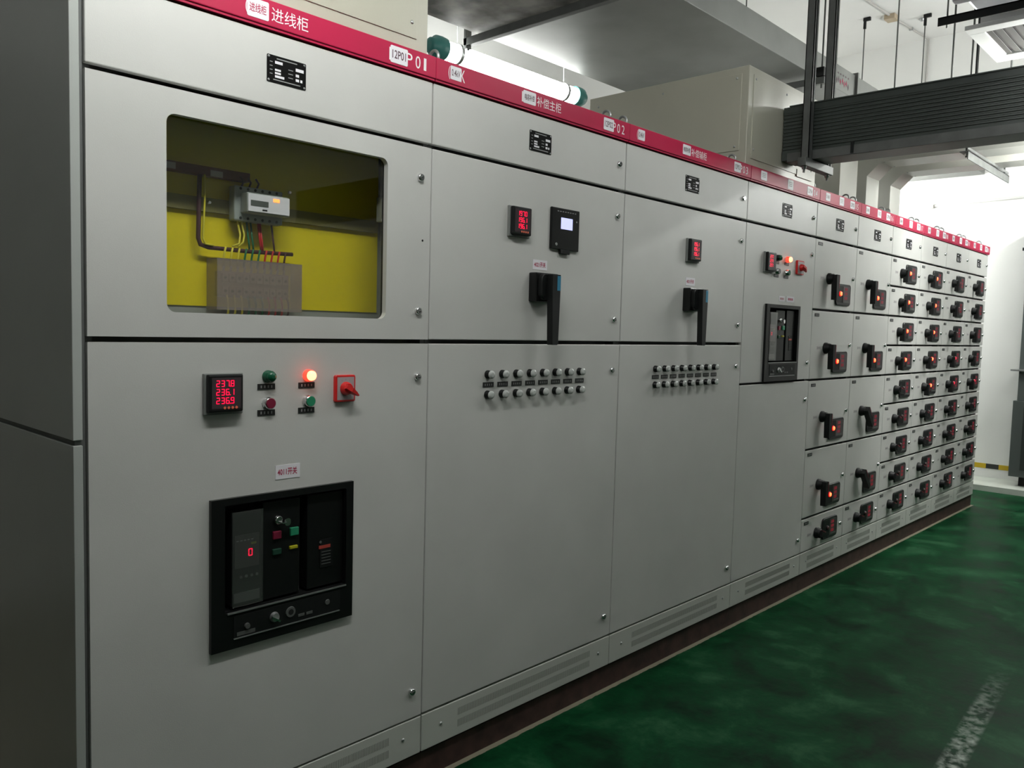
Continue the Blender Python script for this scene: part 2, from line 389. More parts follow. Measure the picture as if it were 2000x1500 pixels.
def cabinet(i, label, vent=True):
    x0, x1 = XE[i], XE[i+1]
    c = root('switchgear_cabinet', ((x0+x1)/2, 0.5, ZB), label, 'electrical cabinet', 'switchgear cabinets in the row')
    g = .0025; b = MB(); t = .018
    x0b = x0+.0008; x1b = x1-.0008
    # hollow carcass of folded sheet
    b.box(x0b, x0b+t, .020, .990, ZB, 2.300, GAP); b.box(x1b-t, x1b, .020, .990, ZB, 2.300, GAP)
    b.box(x0b+t, x1b-t, .970, .990, ZB, 2.300, GAP); b.box(x0b+t, x1b-t, .020, .970, 2.284, 2.300, GAP); b.box(x0b+t, x1b-t, .020, .970, ZB, ZB+.016, GAP)
    if i == 0:   # frame around the metering compartment
        b.box(x0b+t, x1b-t, .062, .08, ZB+.016, 1.45, GAP); b.box(x0b+t, x1b-t, .062, .08, 2.02, 2.284, GAP)
        b.box(x0b+t, .78, .062, .08, 1.45, 2.02, GAP); b.box(1.62, x1b-t, .062, .08, 1.45, 2.02, GAP)
    else: b.box(x0b+t, x1b-t, .062, .08, ZB+.016, 2.284, GAP)
    b.obj('enclosure', c)
    # red header strip
    h = MB(); h.box(x0+.0008, x1-.0008, -.012, .020, 2.236, 2.301, RED, .0025); h.box(x0+.002, x1-.002, -.008, .018, 2.230, 2.237, RED)
    hs = h.obj('header_strip', c, ((x0+x1)/2, 0, 2.268))
    tp = door_front('top_panel', c, x0+g, x1-g, 2.041, 2.226)
    inst('nameplate', NAMEPLATE, tp, (x0+(.4995 if i < 3 else .435 if i == 3 else .5*(x1-x0)+.02), 0, 2.136))
    if i: inst('lock', LOCK, tp, (x1-.048, 0, 2.136))
    if vent:
        v = MB(); v.box(x0+g, x1-g, 0.0, .016, .1035, .2245, PAINT2, .002)
        w = x1-x0
        if w > .7: vents(v, x0+.16, x1-.13, .125, .205, 2, 120)
        else: vents(v, x0+.10, x1-.12, .116, .205, 2, 70)
        vp = v.obj('vent_panel', c, ((x0+x1)/2, 0, .164))
        for sx in (x0+.085, x1-.075): inst('screw', SCREW, vp, (sx, 0, .17))
    for ex in (x0+.06, x1-.05):
        for ey in (.07, .90) if i not in (0, 3) else (): inst('lifting_eye', EYE, c, (ex, ey, 2.300))
    return c, hs, tp

def sticker(hs, x0, x1, z0, z1, txt, ink=INKRED, y=-.0124):
    s_ = MB(); s_.rbox(x0, x1, z0, z1, y-.0006, y+.0006, .004, PAPER, 3)
    if txt:
        hw = (x1-x0); s_.text(txt, x0+hw*.10, z0+(z1-z0)*.26, y-.0010, (z1-z0)*.50, ink, hw*.78, .012)
    else:
        for q in (.32, .5, .68): s_.box(x0+(x1-x0)*.2, x1-(x1-x0)*.2, y-.0010, y-.0006, z0+(z1-z0)*q, z0+(z1-z0)*(q+.07), TAGT)
    return s_.obj('sticker', hs)
def lettering(hs, items):
    s_ = MB()
    for txt, x, z, h, w in items: s_.text(txt, x, z, -.0124, h, WHITE, w)
    return s_.obj('lettering', hs)

# devices ---------------------------------------------------------------
def panel_meter(par, x, z, rows, w=.104, keys=True):
    """square panel meter; (x, z) lower left corner of the frame"""
    m_ = MB(); h = .104
    m_.box(x, x+w, -.010, .002, z, z+h, MGREY, .002); m_.box(x+.005, x+w-.006, -.024, -.008, z+.007, z+h-.002, BLACKM, .004)
    m_.box(x+.013, x+w-.013, -.0248, -.023, z+.016, z+h-.010, SCREEN)
    o = m_.obj('power_meter', par)
    d = MB()
    for k, r in enumerate(rows): d.seg7(r, x+.024, z+h-.033-.0215*k, -.025, .0165, LEDR, pitch=.0128, wd=.0098)
    d.obj('digits', o)
    if keys:
        q = MB()
        for k in range(4): q.lathe((x+.047+.0105*k, -.0248, z+.018), 'y-', [(0, .0036), (.0008, .0034)], KEYS, 10)
        q.obj('keypad', o)
    return o
def marker_mesh(w, h):
    m_ = MB(); m_.box(-w/2, w/2, -.0016, 0, -h/2, h/2, TAGK)
    for q in (-.3, -.1, .1, .3): m_.box(w*q-.0018, w*q+.0018, -.0020, -.0015, -.0035, .0035, TAGT)
    return m_.mesh('marker_label')
MARK, MARKW = marker_mesh(.051, .0155), marker_mesh(.051, .017)
def pilot(par, x, z, body, lens, name='indicator_lamp', r=.0165, dome=True, label=None, rim=CHROME):
    m_ = MB(); m_.lathe((x, 0, z), 'y-', [(0, r), (.004, r), (.005, r*.95), (.016, r*.95), (.017, r*.88)], body, 24)
    o = m_.obj(name, par)
    l_ = MB()
    if dome: l_.lathe((x, -.0165, z), 'y-', [(0, r*.84), (.006, r*.80), (.010, r*.62), (.012, r*.25)], lens, 24)
    else: l_.lathe((x, -.0165, z), 'y-', [(0, r*.84), (.0015, r*.84), (.002, r*.78)], lens, 24)
    q = l_.obj('lens' if dome else 'button_cap', o)
    if label: o['label'] = label
    return o
def cam_switch(par, x0, x1, z0, z1, ang):
    m_ = MB(); m_.rbox(x0, x1, z0, z1, -.010, .001, .006, SWRED, 4, .002); m_.box(x0+.006, x1-.006, -.0106, -.009, z0+.006, z1-.006, SWPLATE)
    cx, cz = (x0+x1)/2, (z0+z1)/2
    for a in (60, 90, 120): m_.box(cx+.026*cos(radians(a))-.001, cx+.026*cos(radians(a))+.001, -.011, -.0105, cz+.026*sin(radians(a))-.002, cz+.026*sin(radians(a))+.002, TAGT)
    o = m_.obj('selector_switch', par); k = MB()
    k.lathe((cx, -.0106, cz), 'y-', [(0, .0195), (.006, .019), (.012, .0165), (.016, .0145)], SWRED, 28)
    ca, sa = cos(radians(ang)), sin(radians(ang))
    def P(u, v, y): return (cx+u*ca-v*sa, y, cz+u*sa+v*ca)
    vs = []
    for u, hw, yb, yt in ((-.014, .009, -.020, -.034), (.004, .010, -.020, -.040), (.024, .0065, -.022, -.036), (.038, .0025, -.024, -.031)):
        vs += [P(u, -hw, yb), P(u, hw, yb), P(u, hw*.6, yt), P(u, -hw*.6, yt)]
    fs = [[0, 1, 2, 3], [15, 14, 13, 12]]
    for q in range(3):
        for e_ in range(4): f_ = (e_+1) % 4; fs.append([q*4+e_, (q+1)*4+e_, (q+1)*4+f_, q*4+f_])
    k.add(vs, fs, SWRED); k.obj('knob', o, (cx, -.0106, cz)); return o
def switch_sign(par, x0, x1, z0, z1, txt, ink=INKRED):
    s_ = MB(); s_.box(x0, x1, -.0012, .0, z0, z1, PAPER)
    if txt: s_.text(txt, x0+(x1-x0)*.08, z0+(z1-z0)*.25, -.0016, (z1-z0)*.54, ink, (x1-x0)*.80, .02)
    else:
        for k in range(4): s_.box(x0+(x1-x0)*(.18+.17*k), x0+(x1-x0)*(.30+.17*k), -.0016, -.0012, z0+(z1-z0)*.3, z0+(z1-z0)*.7, ink)
    return s_.obj('label_plate', par)

def air_breaker(par, x0, x1, z0, z1, zero=True):
    """withdrawable circuit breaker front: wide black surround, recessed face"""
    w, h = x1-x0, z1-z0
    def X(t): return x0+w*t
    def Z(t): return z0+h*t
    m_ = MB()
    m_.holed(x0, x1, z0, z1, X(.085), X(.945), Z(.245), Z(.955), .004, -.012, .001, BLACK)
    m_.box(X(.085)-.002, X(.945)+.002, .050, .056, Z(.245)-.002, Z(.955)+.002, HOLE)
    for a, b_ in ((X(.085)-.003, X(.085)), (X(.945), X(.945)+.003)): m_.box(a, b_, .0, .055, Z(.245), Z(.955), BLACK)
    m_.box(X(.085), X(.945), .0, .055, Z(.245)-.004, Z(.245), BLACKM); m_.box(X(.085), X(.945), .0, .055, Z(.955), Z(.955)+.004, BLACK)
    m_.box(X(.10), X(.945), -.0150, -.011, Z(.236), Z(.246), STEEL)      # bright lower edge of the recess
    m_.box(X(.14), X(.895), -.0150, -.011, Z(.062), Z(.069), STEEL)
    o = m_.obj('circuit_breaker', par)
    # protection unit behind a clear cover
    u = MB(); u.box(X(.140), X(.338), .000, .050, Z(.272), Z(.895), BLACKM, .002)
    u.box(X(.16), X(.32), -.0015, .001, Z(.52), Z(.74), SCREENF); u.box(X(.265), X(.30), -.0025, -.001, Z(.668), Z(.682), mat('olive_label', (.22, .25, .06), .5))
    u.box(X(.155), X(.325), -.0015, .001, Z(.29), Z(.355), DGREY)
    for k in range(4): u.lathe((X(.20+.035*k), -.001, Z(.46)), 'y-', [(0, .004), (.002, .004)], DGREY, 10)
    for k in range(5): u.box(X(.17+.024*k), X(.185+.024*k), -.002, -.001, Z(.70), Z(.705), TAGT)
    pu = u.obj('trip_unit', o)
    if zero:
        d = MB(); d.seg7('0', X(.247), Z(.592), -.0025, h*.05, LEDR, wd=.012); d.obj('digits', pu)
    else:
        d = MB(); d.seg7('0', X(.20), Z(.60), -.0025, h*.04, LEDR, wd=.010); d.obj('digits', pu)
    MB().box(X(.138), X(.340), -.008, -.0055, Z(.268), Z(.900), CLEARB, .001).obj('clear_cover', pu)
    # middle operating face
    f = MB(); f.box(X(.352), X(.612), .004, .050, Z(.262), Z(.930), BLACK, .002)
    f.box(X(.668), X(.94), .004, .050, Z(.262), Z(.935), BLACK, .002)
    f.box(X(.765), X(.860), .0025, .005, Z(.395), Z(.60), BLACKM); f.box(X(.755), X(.842), .0015, .004, Z(.535), Z(.558), mat('label_red_band', (.40, .05, .035), .5)); f.lathe((X(.765), .002, Z(.585)), 'y-', [(0, .004), (.001, .004)], DGREY, 10)
    for k in range(5): f.box(X(.775), X(.845), .0015, .003, Z(.42+.022*k), Z(.424+.022*k), DGREY)
    f.obj('front_face', o)
    for nm, a, b_, c, d_, mm, lb in (('push_button', .418, .475, .668, .722, REDB, 'dark red push button'), ('push_button', .538, .598, .672, .728, GREENB, 'green push button'),
                             ('flag_window', .415, .475, .56, .60, mat('flag_green', (.01, .05, .03), .4), None), ('flag_window', .535, .592, .578, .600, mat('flag_yellow', (.40, .38, .01), .4), 'yellow spring indicator window')):
        q = MB().box(X(a), X(b_), -.002, .006, Z(c), Z(d_), mm, .0015).obj(nm, o)
        if lb: q['label'] = lb
    kx = MB(); kx.lathe((X(.45), .004, Z(.80)), 'y-', [(0, .012), (.010, .012), (.012, .010)], CHROME, 22); kx.rbox(X(.45)+.012, X(.45)+.030, Z(.80)-.017, Z(.80)+.004, -.016, -.014, .008, CHROME, 4)
    kx.box(X(.45)+.002, X(.45)+.016, -.020, -.008, Z(.80)-.008, Z(.80)-.005, CHROME); kx.obj('key', o)
    # lower racking panel
    l_ = MB(); l_.box(X(.14), X(.9), -.0135, -.011, Z(.075), Z(.215), BLACKM); l_.lathe((X(.225), -.0135, Z(.135)), 'y-', [(0, .008), (.006, .007)], DARKST, 14)
    l_.box(X(.16), X(.28), -.0145, -.013, Z(.080), Z(.105), DARKST)
    l_.lathe((X(.41), -.0135, Z(.145)), 'y-', [(0, .014), (.003, .013), (.009, .011)], STEEL, 18); l_.prism([(X(.41)-.012, Z(.145)+.006), (X(.41)+.013, Z(.145)-.010), (X(.41)+.010, Z(.145)-.014), (X(.41)-.014, Z(.145)+.002)], -.027, -.0225, 'y', CHROME)
    l_.lathe((X(.525), -.0135, Z(.150)), 'y-', [(0, .015), (.003, .014)], DARKST, 18); l_.lathe((X(.525), -.0165, Z(.150)), 'y-', [(0, .008), (.0005, .008)], HOLE, 14)
    for k in (.58, .64): l_.box(X(k), X(k+.045), -.0150, -.013, Z(.10), Z(.118), DARKST)
    l_.lathe((X(.80), -.0135, Z(.150)), 'y-', [(0, .008), (.002, .007)], DARKST, 14)
    l_.obj('racking_panel', o)
    return o

def main_handle(par, x0, x1, z0, z1):
    """square black coupling box with a long lever hanging straight down"""
    m_ = MB(); m_.box(x0, x1, -.036, .001, z0, z1, BLACK, .004); cx = (x0+x1)/2; cz = (z0+z1)/2
    m_.rbox(x0+.010, x1-.012, z0+.006, z1-.004, -.053, -.034, .022, BLACKM, 6, .003)
    o = m_.obj('rotary_handle', par); l_ = MB()
    P = [(cx-.020, z1-.006), (cx+.021, z1-.006), (cx+.022, cz), (cx+.017, 1.432), (cx+.012, 1.427), (cx-.010, 1.427), (cx-.013, 1.432), (cx-.021, cz)]
    l_.prism(P, -.078, -.052, 'y', BLACKM); lv = l_.obj('lever', o)
    MB().box(cx+.004, cx+.0225, -.0786, -.062, z1-.062, z1-.010, BLUE, .001).obj('blue_label', lv)
    return o

# ------------------------------------------------------------------ cabinet 1: incoming line, with glazed metering door
c1, hs, tp = cabinet(0, 'leftmost and nearest grey cabinet with glazed metering door and large black circuit breaker')
sticker(hs, 1.054, 1.114, 2.246, 2.292, '进线柜')
sticker(hs, 1.504, 1.568, 2.244, 2.292, '12P01', INKDK)
lettering(hs, [('进线柜', 1.122, 2.250, .036, .108), ('P', 1.562, 2.249, .036, .024), ('0', 1.598, 2.249, .036, .019), ('1', 1.630, 2.249, .036, .010), ('(', 1.050, 2.250, .036, .006), ('1', 1.500, 2.249, .036, .008)])
wd = MB(); wd.holed(.6765, 1.6775, 1.440, 2.028, .856, 1.511, 1.500, 1.969, .022, 0.0, .018, PAINT)
wdo = wd.obj('door', c1); wdo['label'] = 'glazed metering compartment door'
MB().box(.846, 1.521, .0185, .0225, 1.490, 1.979, GLASS).obj('glass_pane', wdo)
gk = MB(); gk.holed(.834, 1.533, 1.478, 1.991, .853, 1.514, 1.497, 1.972, .02, .0225, .030, RUBBER); gk.obj('gasket', wdo)
for z in (1.933, 1.528): inst('lock', LOCK, wdo, (1.634, 0, z))
MB().lathe((1.648, .0005, 1.744), 'y-', [(0, .0035), (.001, .0035)], HOLE, 12).obj('lock_hole', wdo)
ld = door_cut('door', c1, .6765, 1.6775, .232, 1.427, .990, 1.378, .715, 1.018)
for z in (1.325, .319): inst('lock', LOCK, ld, (1.636, 0, z))
# side cladding at the exposed left end
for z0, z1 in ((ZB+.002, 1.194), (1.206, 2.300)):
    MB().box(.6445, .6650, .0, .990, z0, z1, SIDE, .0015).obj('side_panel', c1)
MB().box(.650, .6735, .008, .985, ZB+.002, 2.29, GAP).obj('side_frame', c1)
# metering compartment
mc = MB(); x0c, x1c, z0c, z1c, yb = .76, 1.640, 1.440, 2.04, .20
mc.box(x0c, x1c, yb+.004, yb+.012, z0c, z1c, INNER)
mc.box(x0c-.01, x0c, .062, yb+.01, z0c, z1c, INNER); mc.box(x1c, x1c+.01, .062, yb+.01, z0c, z1c, INNER)
mc.box(x0c, x1c, .062, yb+.01, z1c, z1c+.01, INNER); mc.box(x0c, x1c, .062, yb+.01, 1.478, 1.490, INNER)
mco = mc.obj('metering_compartment', c1)
MB().box(x0c+.004, x1c-.012, yb, yb+.003, 1.521, 2.03, YELLOW).obj('yellow_board', mco)
rl = MB(); rl.box(x0c+.01, x1c-.02, yb-.012, yb-.001, 1.775, 1.812, mat('olive_rail', (.30, .27, .10), .5, .3)); rl.obj('mounting_rail', mco)
tr = MB(); tr.box(x0c+.01, 1.165, yb-.028, yb-.001, 1.868, 1.892, mat('brown_trunking', (.16, .05, .035), .5)); tr.box(.925, .955, yb-.0290, yb-.0275, 1.872, 1.888, FADED); tr.box(1.05, 1.085, yb-.0290, yb-.0275, 1.868, 1.884, FADED); tr.obj('trunking', mco)
em = MB(); ey = .145
em.box(1.110, 1.258, .155, yb-.012, 1.757, 1.852, mat('din_meter_grey', (.33, .36, .34), .5), .004)
em.box(1.128, 1.258, .118, .156, 1.778, 1.832, mat('din_meter_grey', (.33, .36, .34), .5), .003)
em.box(1.130, 1.256, .1160, .1182, 1.782, 1.829, PAPER)
em.box(1.137, 1.190, .1150, .1162, 1.797, 1.812, mat('lcd_grey', (.09, .10, .09), .3)); em.box(1.172, 1.186, .1150, .1162, 1.786, 1.790, BLACK)
for k in range(6):
    em.lathe((1.128+.022*k, .155, 1.845), 'y-', [(0, .004), (.001, .004)], BLACKM, 8); em.lathe((1.128+.022*k, .155, 1.765), 'y-', [(0, .004), (.001, .004)], BLACKM, 8)
emo = em.obj('energy_meter', mco)
ld_ = MB(); ld_.box(1.205, 1.224, .1150, .1162, 1.814, 1.823, mat('meter_led', (1, .3, .1), .4, emit=(1, .25, .05), es=2.2)); ld_.obj('status_lamp', emo)
tb = MB(); TBM = mat('terminal_beige', (.42, .34, .30), .6)
tb.box(1.075, 1.285, .165, yb-.001, 1.548, 1.618, TBM, .003)
for k in range(10):
    x = 1.086+.0205*k; tb.box(x-.008, x+.008, .158, .166, 1.588, 1.612, TBM, .001); tb.box(x-.008, x+.008, .158, .166, 1.552, 1.576, TBM, .001)
    tb.lathe((x, .158, 1.600), 'y-', [(0, .0045), (.002, .004)], BLACKM, 8); tb.lathe((x, .158, 1.564), 'y-', [(0, .0045), (.002, .004)], BLACKM, 8); tb.tube([(x, .172, 1.612), (x, .165, 1.632)], .003, CREAM, 6)
tbo = tb.obj('terminal_block', mco)
cc = MB(); cc.box(1.052, 1.312, .138, .1395, 1.512, 1.650, CLEAR); cc.box(1.052, 1.0535, .1395, yb-.002, 1.512, 1.650, CLEAR); cc.box(1.3105, 1.312, .1395, yb-.002, 1.512, 1.650, CLEAR); cc.box(1.052, 1.312, .1395, yb-.002, 1.6485, 1.650, CLEAR)
cc.obj('clear_cover', tbo)
WY, WG, WR, WK = mat('wire_yellow', (.75, .65, .05), .4), mat('wire_green', (.01, .16, .06), .4), mat('wire_red', (.55, .02, .02), .4), mat('wire_dark', (.07, .025, .03), .45)
def wire(m, *pts): MB().tube([(x, y, z) for x, y, z in pts], .0028, m, 7).obj('wire', mco)
yw = .172
MB().tube([(1.020, yw, 1.868), (1.018, yw, 1.80), (1.016, yw, 1.70), (1.022, yw, 1.684), (1.045, yw, 1.678), (1.16, yw, 1.677), (1.30, yw, 1.680)], .0062, WK, 8).obj('cable_bundle', mco)
wire(WY, (1.030, yw-.008, 1.868), (1.030, yw-.008, 1.80), (1.025, yw-.008, 1.70), (1.032, yw-.008, 1.686), (1.055, yw-.008, 1.684))
wire(WY, (1.128, yw, 1.757), (1.131, yw-.010, 1.72), (1.128, yw-.01, 1.695), (1.108, yw-.01, 1.686))
wire(WY, (1.140, yw, 1.757), (1.143, yw-.010, 1.72), (1.140, yw-.01, 1.700), (1.125, yw-.01, 1.686))
for k in range(10):
    x = 1.086+.0205*k; c_ = WY if k < 3 else WG if k < 6 else WR if k < 9 else WK
    x2 = x+.004
    wire(c_, (x2, yw-.008, 1.683), (x, yw-.010, 1.672), (x-.002, yw-.008, 1.655), (x, .172, 1.630))
    wire(c_, (x, .150, 1.552), (x+.002, .145, 1.53), (x+.004, .150, 1.505), (x+.004, .165, 1.491))
for x, c_ in ((1.155, WG), (1.167, WG), (1.190, WR), (1.196, WR), (1.232, WK)):
    wire(c_, (x, yw, 1.757), (x, yw-.008, 1.72), (x+.003, yw-.008, 1.70), (x+.006, yw-.006, 1.683))
for x in (1.140, 1.162, 1.186): wire(WK, (x, yw, 1.852), (x, yw-.01, 1.865), (x-.008, yw-.008, 1.878))
for sx, sz in ((1.055, 1.800), (1.30, 1.86)):
    MB().lathe((sx, yb-.012, sz), 'y-', [(0, .006), (.003, .004)], CHROME, 10).obj('bolt', mco)
bx = MB(); bx.box(1.565, 1.600, .10, .125, 1.80, 1.875, INNER, .002); bx.box(1.566, 1.598, .0985, .101, 1.800, 1.808, PAPER); bx.obj('limit_switch', mco)
# lower door devices
panel_meter(c1, .944, 1.246, ['237.8', '236.1', '236.9'])
for x, z in ((1.1195, 1.3115), (1.2415, 1.3115), (1.1195, 1.2425), (1.2415, 1.2425)): inst('marker_label', MARK, c1, (x, 0, z))
pilot(c1, 1.124, 1.3385, GREENL, GREENL, label='dark green pilot lamp')
pilot(c1, 1.246, 1.3385, LAMPRIM, LAMPON, label='lit red pilot lamp')
pilot(c1, 1.124, 1.2680, CHROME, REDB, 'push_button', dome=False, label='chrome push button with dark red cap')
pilot(c1, 1.246, 1.2680, CHROME, GREENB, 'push_button', dome=False, label='chrome push button with green cap')
cam_switch(c1, 1.330, 1.399, 1.260, 1.337, -32)
switch_sign(c1, 1.148, 1.223, 1.059, 1.097, '4011开关')
air_breaker(c1, .962, 1.395, .630, 1.028)

# ------------------------------------------------------------------ cabinets 2 and 3: capacitor banks
def cap_cabinet(i, label, stk, sign, rows, lcd):
    c, hs, tp = cabinet(i, label); x0, x1 = XE[i], XE[i+1]
    ud = door_front('door', c, x0+.0025, x1-.0025, 1.440, 2.028); ldr = door_front('door', c, x0+.0025, x1-.0025, .232, 1.427)
    for z in (1.934, 1.528): inst('lock', LOCK, ud, (x1-.048, 0, z))
    for z in (1.326, .318): inst('lock', LOCK, ldr, (x1-.050, 0, z))
    panel_meter(c, x0+(.342 if lcd else .466), 1.795, rows)
    if lcd:
        a = x0+.562; m_ = MB(); m_.box(a, a+.158, -.010, .001, 1.772, 1.922, BLACK, .003); m_.box(a+.052, a+.104, -.012, .0, 1.757, 1.773, BLACKM, .002)
        for q in range(8): m_.box(a+.030+.014*q, a+.038+.014*q, -.0104, -.0099, 1.908, 1.911, TAGT)
        m_.lathe((a+.028, -.010, 1.790), 'y-', [(0, .006), (.002, .005)], STEEL, 12)
        o = m_.obj('power_factor_controller', c); MB().box(a+.051, a+.116, -.0112, -.0098, 1.847, 1.888, LCD).obj('screen', o)
        MB().lathe((a+.140, -.010, 1.880), 'y-', [(0, .003), (.0015, .003)], STEEL, 8).obj('button', o)
    sx = x0+(.477 if lcd else .477)
    switch_sign(c, sx, sx+.076, 1.692, 1.727, sign)
    main_handle(c, x0+.459, x0+.579, 1.578, 1.680)
    st = .2685 if lcd else .2645
    for k in range(8):
        x = x0+st+.0702*k
        inst('pilot_lamp', CLEARLAMP, c, (x-.004, 0, 1.3245)); inst('pilot_lamp', CLEARLAMP, c, (x-.004, 0, 1.2560)); inst('marker_label', MARKW, c, (x, 0, 1.2895))
    return c, hs
c2, hs = cap_cabinet(1, 'second grey cabinet from the left, with black controller showing a lit pale blue screen', None, '4021开关', ['197.0', '196.1', '196.1'], True)
X = XE[1]
sticker(hs, X+.058, X+.104, 2.250, 2.291, '0.4kV', INKDK); sticker(hs, X+.392, X+.456, 2.250, 2.292, '电容补偿', INKDK); sticker(hs, X+.844, X+.908, 2.247, 2.292, '12P02', INKDK)
lettering(hs, [('(', X+.050, 2.248, .040, .007), ('K', X+.102, 2.250, .038, .018), ('补偿主柜', X+.462, 2.252, .034, .130), ('P', X+.903, 2.250, .034, .018), ('0', X+.930, 2.250, .034, .018), ('2', X+.960, 2.250, .034, .018), ('1', X+.385, 2.252, .034, .006)])
c3, hs = cap_cabinet(2, 'third grey cabinet from the left, its small red meter above a hanging black lever', None, '4031开关', ['196.1', '196.1', '196.1'], False)
X = XE[2]
sticker(hs, X+.058, X+.104, 2.250, 2.291, '0.4kV', INKDK); sticker(hs, X+.392, X+.456, 2.250, 2.292, '电容补偿', INKDK); sticker(hs, X+.844, X+.908, 2.247, 2.292, '12P03', INKDK)
lettering(hs, [('(', X+.050, 2.248, .040, .007), ('补偿辅柜', X+.462, 2.252, .034, .130), ('P', X+.903, 2.250, .034, .018), ('0', X+.930, 2.250, .034, .018), ('3', X+.960, 2.250, .034, .018)])

# ------------------------------------------------------------------ cabinet 4
c4, hs, tp = cabinet(3, 'fourth grey cabinet, below the cream box, with lit red lamp and black circuit breaker')
ud = door_cut('door', c4, 3.7105, 4.5175, 1.239, 2.028, 3.968, 4.322, 1.330, 1.631); ldr = door_front('door', c4, 3.7105, 4.5175, .232, 1.227)
for z in (1.934, 1.332): inst('lock', LOCK, ud, (4.474, 0, z))
for z in (1.124, .317): inst('lock', LOCK, ldr, (4.474, 0, z))
panel_meter(c4, 3.900, 1.800, ['237', '237', '237'], keys=False)
for x, z in ((4.050, 1.859), (4.165, 1.859), (4.050, 1.790), (4.165, 1.790)): inst('marker_label', MARK, c4, (x, 0, z))
pilot(c4, 4.052, 1.882, BLACK, GREENL, label='dark green pilot lamp'); pilot(c4, 4.168, 1.882, LAMPRIM, LAMPON, label='lit red pilot lamp')
pilot(c4, 4.052, 1.813, CHROME, DGREY, 'push_button', dome=False); pilot(c4, 4.168, 1.813, CHROME, GREENL, 'push_button', dome=False)
cam_switch(c4, 4.278, 4.362, 1.812, 1.888, -35)
switch_sign(c4, 4.094, 4.162, 1.660, 1.688, None, mat('ink_faded_red', (.45, .2, .22), .5)); switch_sign(c4, 4.185, 4.275, 1.660, 1.690, None)
air_breaker(c4, 3.942, 4.338, 1.240, 1.641, False)
X = XE[3]
sticker(hs, X+.10, X+.165, 2.248, 2.292, None); sticker(hs, X+.40, X+.465, 2.244, 2.294, None); sticker(hs, X+.64, X+.71, 2.246, 2.292, '12P04', INKDK)
lettering(hs, [('0', X+.725, 2.250, .034, .016), ('4', X+.750, 2.250, .034, .020)])

# ------------------------------------------------------------------ feeder cabinets with drawers
def meter_mesh():
    m_ = MB(); m_.rbox(0, .215, -.128, 0, -.010, .001, .020, BEZEL, 5, .003); m_.rbox(.095, .200, -.112, -.014, -.0112, -.009, .006, SCREENF, 3)
    m_.rbox(.015, .090, -.112, -.014, -.0108, -.009, .006, BLACKM, 3); m_.box(.110, .190, -.0120, -.0110, -.108, -.100, DGREY); return m_.mesh('feeder_meter')
def knob_mesh():
    m_ = MB(); m_.lathe((0, 0, 0), 'y-', [(0, .033), (.012, .033), (.016, .029), (.030, .028), (.034, .025)], BLACKM, 26); return m_.mesh('rotary_handle')
def lever_mesh(L, up, w=.038):
    m_ = MB(); yo = 0 if L > .1 else .010; m_.prism([(-w/2, up), (w/2, up), (w/2+.001, 0), (w*.36, -L), (-w*.36, -L), (-w/2-.001, 0)], -.058+yo, -.026+yo, 'y', BLACKM)
    m_.prism([(w/2-.004, up-.003), (w/2+.0016, up-.003), (w/2+.0025, 0), (w*.42+.002, -L*.45), (w*.42-.003, -L*.45)], -.0590+yo, -.040+yo, 'y', mat('lever_red', (.16, .015, .03), .4)); return m_.mesh('lever')
def led_mesh(lens, rim):
    m_ = MB(); m_.lathe((0, 0, 0), 'y-', [(0, .0155), (.004, .0155), (.005, .013)], rim, 18); m_.lathe((0, -.005, 0), 'y-', [(0, .0115), (.004, .011), (.006, .005)], lens, 18); return m_.mesh('feeder_lamp')
def digits_mesh():
    m_ = MB()
    for k in range(3): m_.seg7('888' if k else '088', 0, -.022-.026*k, 0, .018, LEDDIM, pitch=.015, wd=.010)
    return m_.mesh('digits')
def tag_mesh(s=1):
    m_ = MB(); m_.box(0, .060*s, -.0016, 0, -.018, 0, TAGK)
    for q in (.2, .45, .7): m_.box(.060*s*q, .060*s*(q+.12), -.0020, -.0015, -.013, -.005, TAGT)
    return m_.mesh('number_tag')
def stk_mesh():
    m_ = MB(); m_.box(0, .052, -.0008, 0, -.009, .009, FADED); m_.box(.006, .046, -.0012, -.0008, -.003, .003, TAGT); return m_.mesh('faded_label')
FM, KN, LVL, LVS = meter_mesh(), knob_mesh(), lever_mesh(.122, .022), lever_mesh(.062, .020, .034)
LON, LWK, LOF, DIG, TG, STK = led_mesh(LEDON, LEDRIM), led_mesh(LEDWEAK, LEDOFF), led_mesh(LEDOFF, BLACKM), digits_mesh(), tag_mesh(), stk_mesh()
PANELS = {}
def feeder(c, x0, x1, ztop, h, on, led):
    key = (round(x1-x0, 3), h)
    if key not in PANELS:
        w = x1-x0; PANELS[key] = MB().box(.002, w-.002, 0, .018, -h+.0065, -.0065, PAINT, .0025).mesh('drawer_front')
    d = inst('drawer_front', PANELS[key], c, (x0, 0, ztop))
    big = h > .3
    kx, kz = (.200, .219) if big else (.208, .108)
    mx, mz = (.304, .238) if big else (.286, .040)
    inst('number_tag', TG, d, (x0+.034, 0, ztop-.021)); inst('faded_label', STK, d, (x0+.088, 0, ztop-(.218 if big else .105)))
    inst('lock', LOCK, d, (x0+.560, 0, ztop-(.200 if big else .105)))
    fm = inst('feeder_meter', FM, c, (x0+mx, 0, ztop-mz)); inst('digits', DIG, fm, (x0+mx+.118, -.0114, ztop-mz-.018))
    inst('feeder_lamp', {2: LON, 1: LWK, 0: LOF}[led], fm, (x0+mx+(.050 if big else .060), -.0108, ztop-mz-.060))
    hd = inst('rotary_handle', KN, c, (x0+kx, 0, ztop-kz))
    inst('lever', LVL if big else LVS, hd, (x0+kx, 0, ztop-kz), None if on == 1 else (0, -radians(75 if on == 0 else 40), 0))
